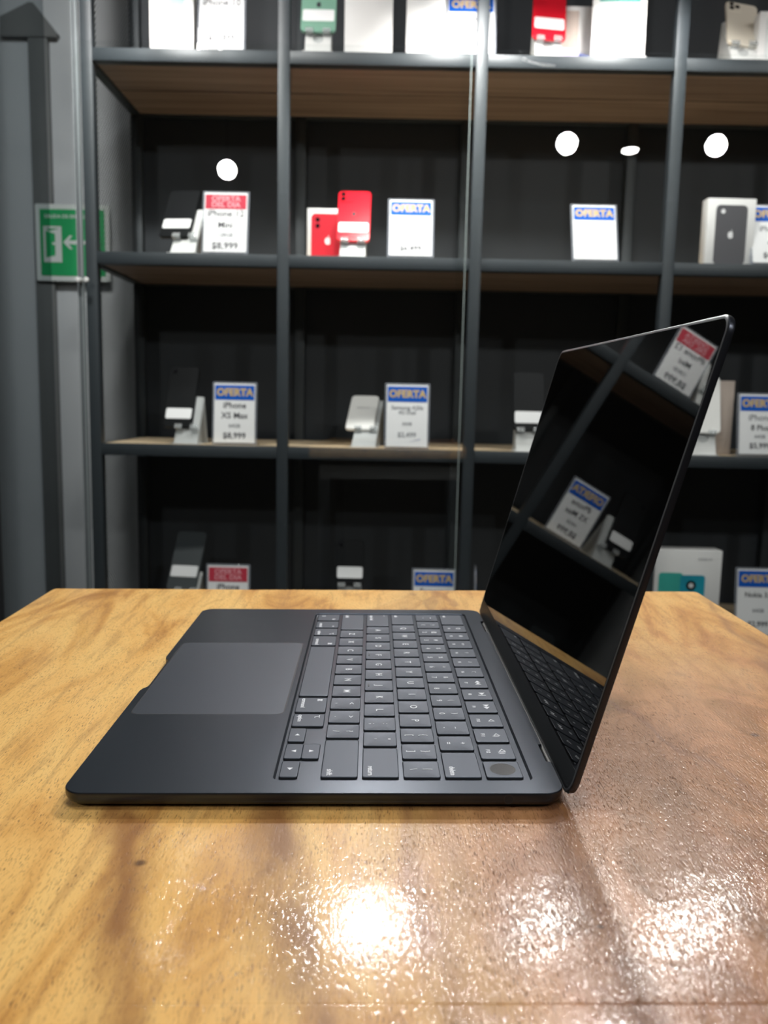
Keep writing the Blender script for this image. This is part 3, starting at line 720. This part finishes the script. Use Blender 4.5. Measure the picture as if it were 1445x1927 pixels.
b = bmesh.new(); prism(b, rrect(5.0, 84.95, 87.85, 214.05, 4.0, 6), ZT - .3, ZT + .06, 'xy', .03); build('trackpad', b, M['pad'], lp)
# jack on the right side
b = bmesh.new(); cyl(b, (190.3, 5.2), 1.9, -.04, .5, 'xz', 28); build('headphone_jack', b, M['keyside'], lp)
b = bmesh.new()
c_ = [(190.3 + 2.15 * math.cos(2 * PI * k / 28), 5.2 + 2.15 * math.sin(2 * PI * k / 28)) for k in range(28)]
c2 = [(190.3 + 1.85 * math.cos(2 * PI * k / 28), 5.2 + 1.85 * math.sin(2 * PI * k / 28)) for k in range(28)]
loft(b, [[(p[0], -.02, p[1]) for p in c_], [(p[0], -.06, p[1]) for p in c2]], False, False); build('jack_ring', b, M['deckside'], lp)
for x in (24, 190):
    for y in (26, 278):
        b = bmesh.new(); cyl(b, (x, y), 8, 0, .95, 'xy', 28, ch=.2); build('foot', b, M['rubber'], lp)

# keys
KX0, KY0, UX, UY, KW = 90.95, 15.1, 18.43, 18.98, 16.15
GAP = UY - KW
KT = ZT + .05
def key_mesh(x0, x1, y0, y1, dish):
    b = bmesh.new(); cx, cy = (x0 + x1) / 2, (y0 + y1) / 2; w, h = x1 - x0, y1 - y0
    lp_ = []
    for ins, z, r in ((-.15, ZT - .93, 1.2), (-.15, KT - .32, 1.2), (-.02, KT - .10, 1.15), (.16, KT, 1.0)):
        lp_.append([(*p, z) for p in rrect(x0 + ins, x1 - ins, y0 + ins, y1 - ins, r, 4)])
    edge = [(p[0], p[1]) for p in lp_[-1]]
    for s in (.96, .88, .78, .66, .54, .42, .30, .18, .08):
        lp_.append([(cx + (p[0] - cx) * s, cy + (p[1] - cy) * s, KT - dish * (1 - s * s)) for p in edge])
    rows_ = loft(b, lp_)
    for f in b.faces:
        f.normal_update()
        if abs(f.normal.z) < .4: f.material_index = 1  # side faces darker, shade of the gaps put into the colour
    return b
def flip(x, y): return T(x, y, KT - .14) @ RZ(-90)
NOR = T
def key(col0, wu, row, legends, dish=.26, xs=None, name='key'):
    """col0 in units from the keyboard's left end; wu width in units"""
    yl = KY0 + (14.5 - col0) * UY - GAP          # left side (far from camera)
    yr = KY0 + (14.5 - col0 - wu) * UY           # right side (near camera)
    xb = KX0 + row * UX; xt = xb + KW
    if xs == 'lo': xt = xb + KW / 2 - .12
    if xs == 'hi': xb = xb + KW / 2 + .12
    k = build(name, key_mesh(xb, xt, yr, yl, dish), [M['key'], M['keyside']], lp, ang=40)
    if not dish: zt = KT + .01
    for s, fx, fy, size, *rest in legends:
        # fx: 0 left..1 right across the key for the typist, fy: 0 front..1 back
        px = xb + (xt - xb) * fy; py = yl + (yr - yl) * fx
        d = dish * (1 - max(abs(2 * fx - 1), abs(2 * fy - 1)) ** 2)
        al = rest[0] if rest else 'CENTER'
        text('legend', s, size, M['legend'], k, Matrix.Translation((px * MM, py * MM, (KT - d * .55 + .03) * MM)) @ RZ(-90), .06, 1.0, ax=al, th=.03)
    return k
# number row
for i, (a, c) in enumerate(zip("`1234567890-=", "~!@#$%^&*()_+")):
    key(i, 1, 4, [(a, .5, .27, 4.4), (c, .5, .70, 4.0)])
key(13, 1.5, 4, [('delete', .93, .22, 3.6, 'RIGHT')], 0)
key(0, 1.5, 3, [('tab', .07, .22, 3.6, 'LEFT')], 0)
for i, a in enumerate("QWERTYUIOP"): key(1.5 + i, 1, 3, [(a, .5, .5, 5.6)])
for i, (a, c) in enumerate((('[', '{'), (']', '}'), ('\\', '|'))): key(11.5 + i, 1, 3, [(a, .5, .28, 4.8), (c, .5, .70, 4.8)])
key(0, 1.75, 2, [('caps lock', .06, .22, 3.6, 'LEFT'), ('•', .1, .8, 4)], 0)
for i, a in enumerate("ASDFGHJKL"):
    k = key(1.75 + i, 1, 2, [(a, .5, .5, 5.6)])
    if a in 'FJ':
        yc = KY0 + (14.5 - 1.75 - i - .5) * UY - GAP / 2; xc = KX0 + 2 * UX + 2.2
        b = bmesh.new(); box(b, xc - .35, xc + .35, yc - 1.8, yc + 1.8, KT - .12, KT + .12); build('homing_bar', b, M['keyside'], k)
for i, (a, c) in enumerate(((';', ':'), ("'", '"'))): key(10.75 + i, 1, 2, [(a, .5, .28, 4.8), (c, .5, .70, 4.8)])
key(12.75, 1.75, 2, [('return', .95, .22, 3.6, 'RIGHT')], 0)
key(0, 2.25, 1, [('shift', .05, .22, 3.6, 'LEFT')], 0)
for i, a in enumerate("ZXCVBNM"): key(2.25 + i, 1, 1, [(a, .5, .5, 5.6)])
for i, (a, c) in enumerate(((',', '<'), ('.', '>'), ('/', '?'))): key(9.25 + i, 1, 1, [(a, .5, .28, 4.8), (c, .5, .70, 4.8)])
key(12.25, 2.25, 1, [('shift', .96, .22, 3.6, 'RIGHT')], 0)
key(0, 1, 0, [('fn', .88, .75, 3.4, 'RIGHT'), ('○', .15, .25, 3.4, 'LEFT')], 0)
key(1, 1, 0, [('control', .92, .22, 3.4, 'RIGHT'), ('⌃', .80, .72, 4)], 0)
key(2, 1, 0, [('option', .92, .22, 3.4, 'RIGHT'), ('⌥', .78, .75, 3.6)], 0)
key(3, 1.25, 0, [('command', .94, .22, 3.4, 'RIGHT'), ('⌘', .83, .75, 3.8)], 0)
key(4.25, 5, 0, [], 0, name='space_bar')
key(9.25, 1.25, 0, [('command', .06, .22, 3.4, 'LEFT'), ('⌘', .17, .75, 3.8)], 0)
key(10.5, 1, 0, [('option', .08, .22, 3.4, 'LEFT'), ('⌥', .22, .75, 3.6)], 0)
key(11.5, 1, 0, [('◀', .5, .5, 2.6)], 0, 'lo')
key(12.5, 1, 0, [('▼', .5, .5, 2.6)], 0, 'lo')
key(12.5, 1, 0, [('▲', .5, .5, 2.6)], 0, 'hi')
key(13.5, 1, 0, [('▶', .5, .5, 2.6)], 0, 'lo')
key(0, 1.5, 5, [('esc', .07, .22, 3.6, 'LEFT')], 0)
icons = ['☀', '☼', '▭', '⚲', '♪', '☾', '◀◀', '▶‖', '▶▶', '◁', '◁)', '◁))']
for i, ic in enumerate(icons): key(1.5 + i, 1, 5, [('F%d' % (i + 1), .5, .25, 2.6), (ic, .5, .66, 3.6)], 0)
kt = key(13.5, 1, 5, [], 0, name='power_key')
b = bmesh.new(); xc = KX0 + 5 * UX + KW / 2; yc = KY0 + KW / 2
ro = [(xc + 5.9 * math.cos(2 * PI * k / 40), yc + 5.9 * math.sin(2 * PI * k / 40)) for k in range(40)]
ri = [(xc + 5.6 * math.cos(2 * PI * k / 40), yc + 5.6 * math.sin(2 * PI * k / 40)) for k in range(40)]
loft(b, [[(*p, KT + .005) for p in ro], [(*p, KT + .04) for p in ro], [(*p, KT + .04) for p in ri], [(*p, KT + .005) for p in ri]], False, False)
build('sensor_ring', b, M['keyside'], kt)
b = bmesh.new(); cyl(b, (xc, yc), 5.55, KT - .2, KT + .012, 'xy', 40); build('sensor_disc', b, M['sensor'], kt)

# screen lid: frame with x -> along y (width), z -> up the lid, y -> back
LA = 105.752
LIDF = T(215.8, 0, 6.28) @ RY(LA - 90)       # local z up the lid, local x = behind the screen
VL = 210.0
b = bmesh.new()
def lid_loop(i, x): return [(x, p[0], p[1]) for p in rrect(i, LD - i, -1.2 + i, VL - i, max(8.5 - i, 3), 8)]
loft(b, [lid_loop(.55, 0.0), lid_loop(.12, .18), lid_loop(0, .5), lid_loop(0, 2.0), lid_loop(.35, 2.9), lid_loop(1.6, 3.35)])
lid = build('screen_lid', b, M['lidmetal'], lp, LIDF, ang=30)
b = bmesh.new(); prism(b, rrect(1.75, LD - 1.75, 11.6, VL - 1.75, 6.6, 8), -.24, .02, 'yz', .05); build('screen_glass', b, M['screen'], lid)
b = bmesh.new(); prism(b, rrect(.95, LD - .95, 0.4, 11.3, 1.2, 4), -.12, .02, 'yz', .04); build('chin_strip', b, M['bezel'], lid)
b = bmesh.new(); loft(b, [lid_loop(1.68, -.02), lid_loop(1.68, -.16), lid_loop(.62, -.16), lid_loop(.40, -.02)], False, False); build('rim', b, M['rim'], lid, label='thin metal rim with reflected light in its colour')
# hinge barrel between deck and lid
b = bmesh.new(); cyl(b, (214.9, 4.9), 2.0, 32.2, 270.2, 'xz', 24); build('hinge_cover', b, M['bezel'], lp)
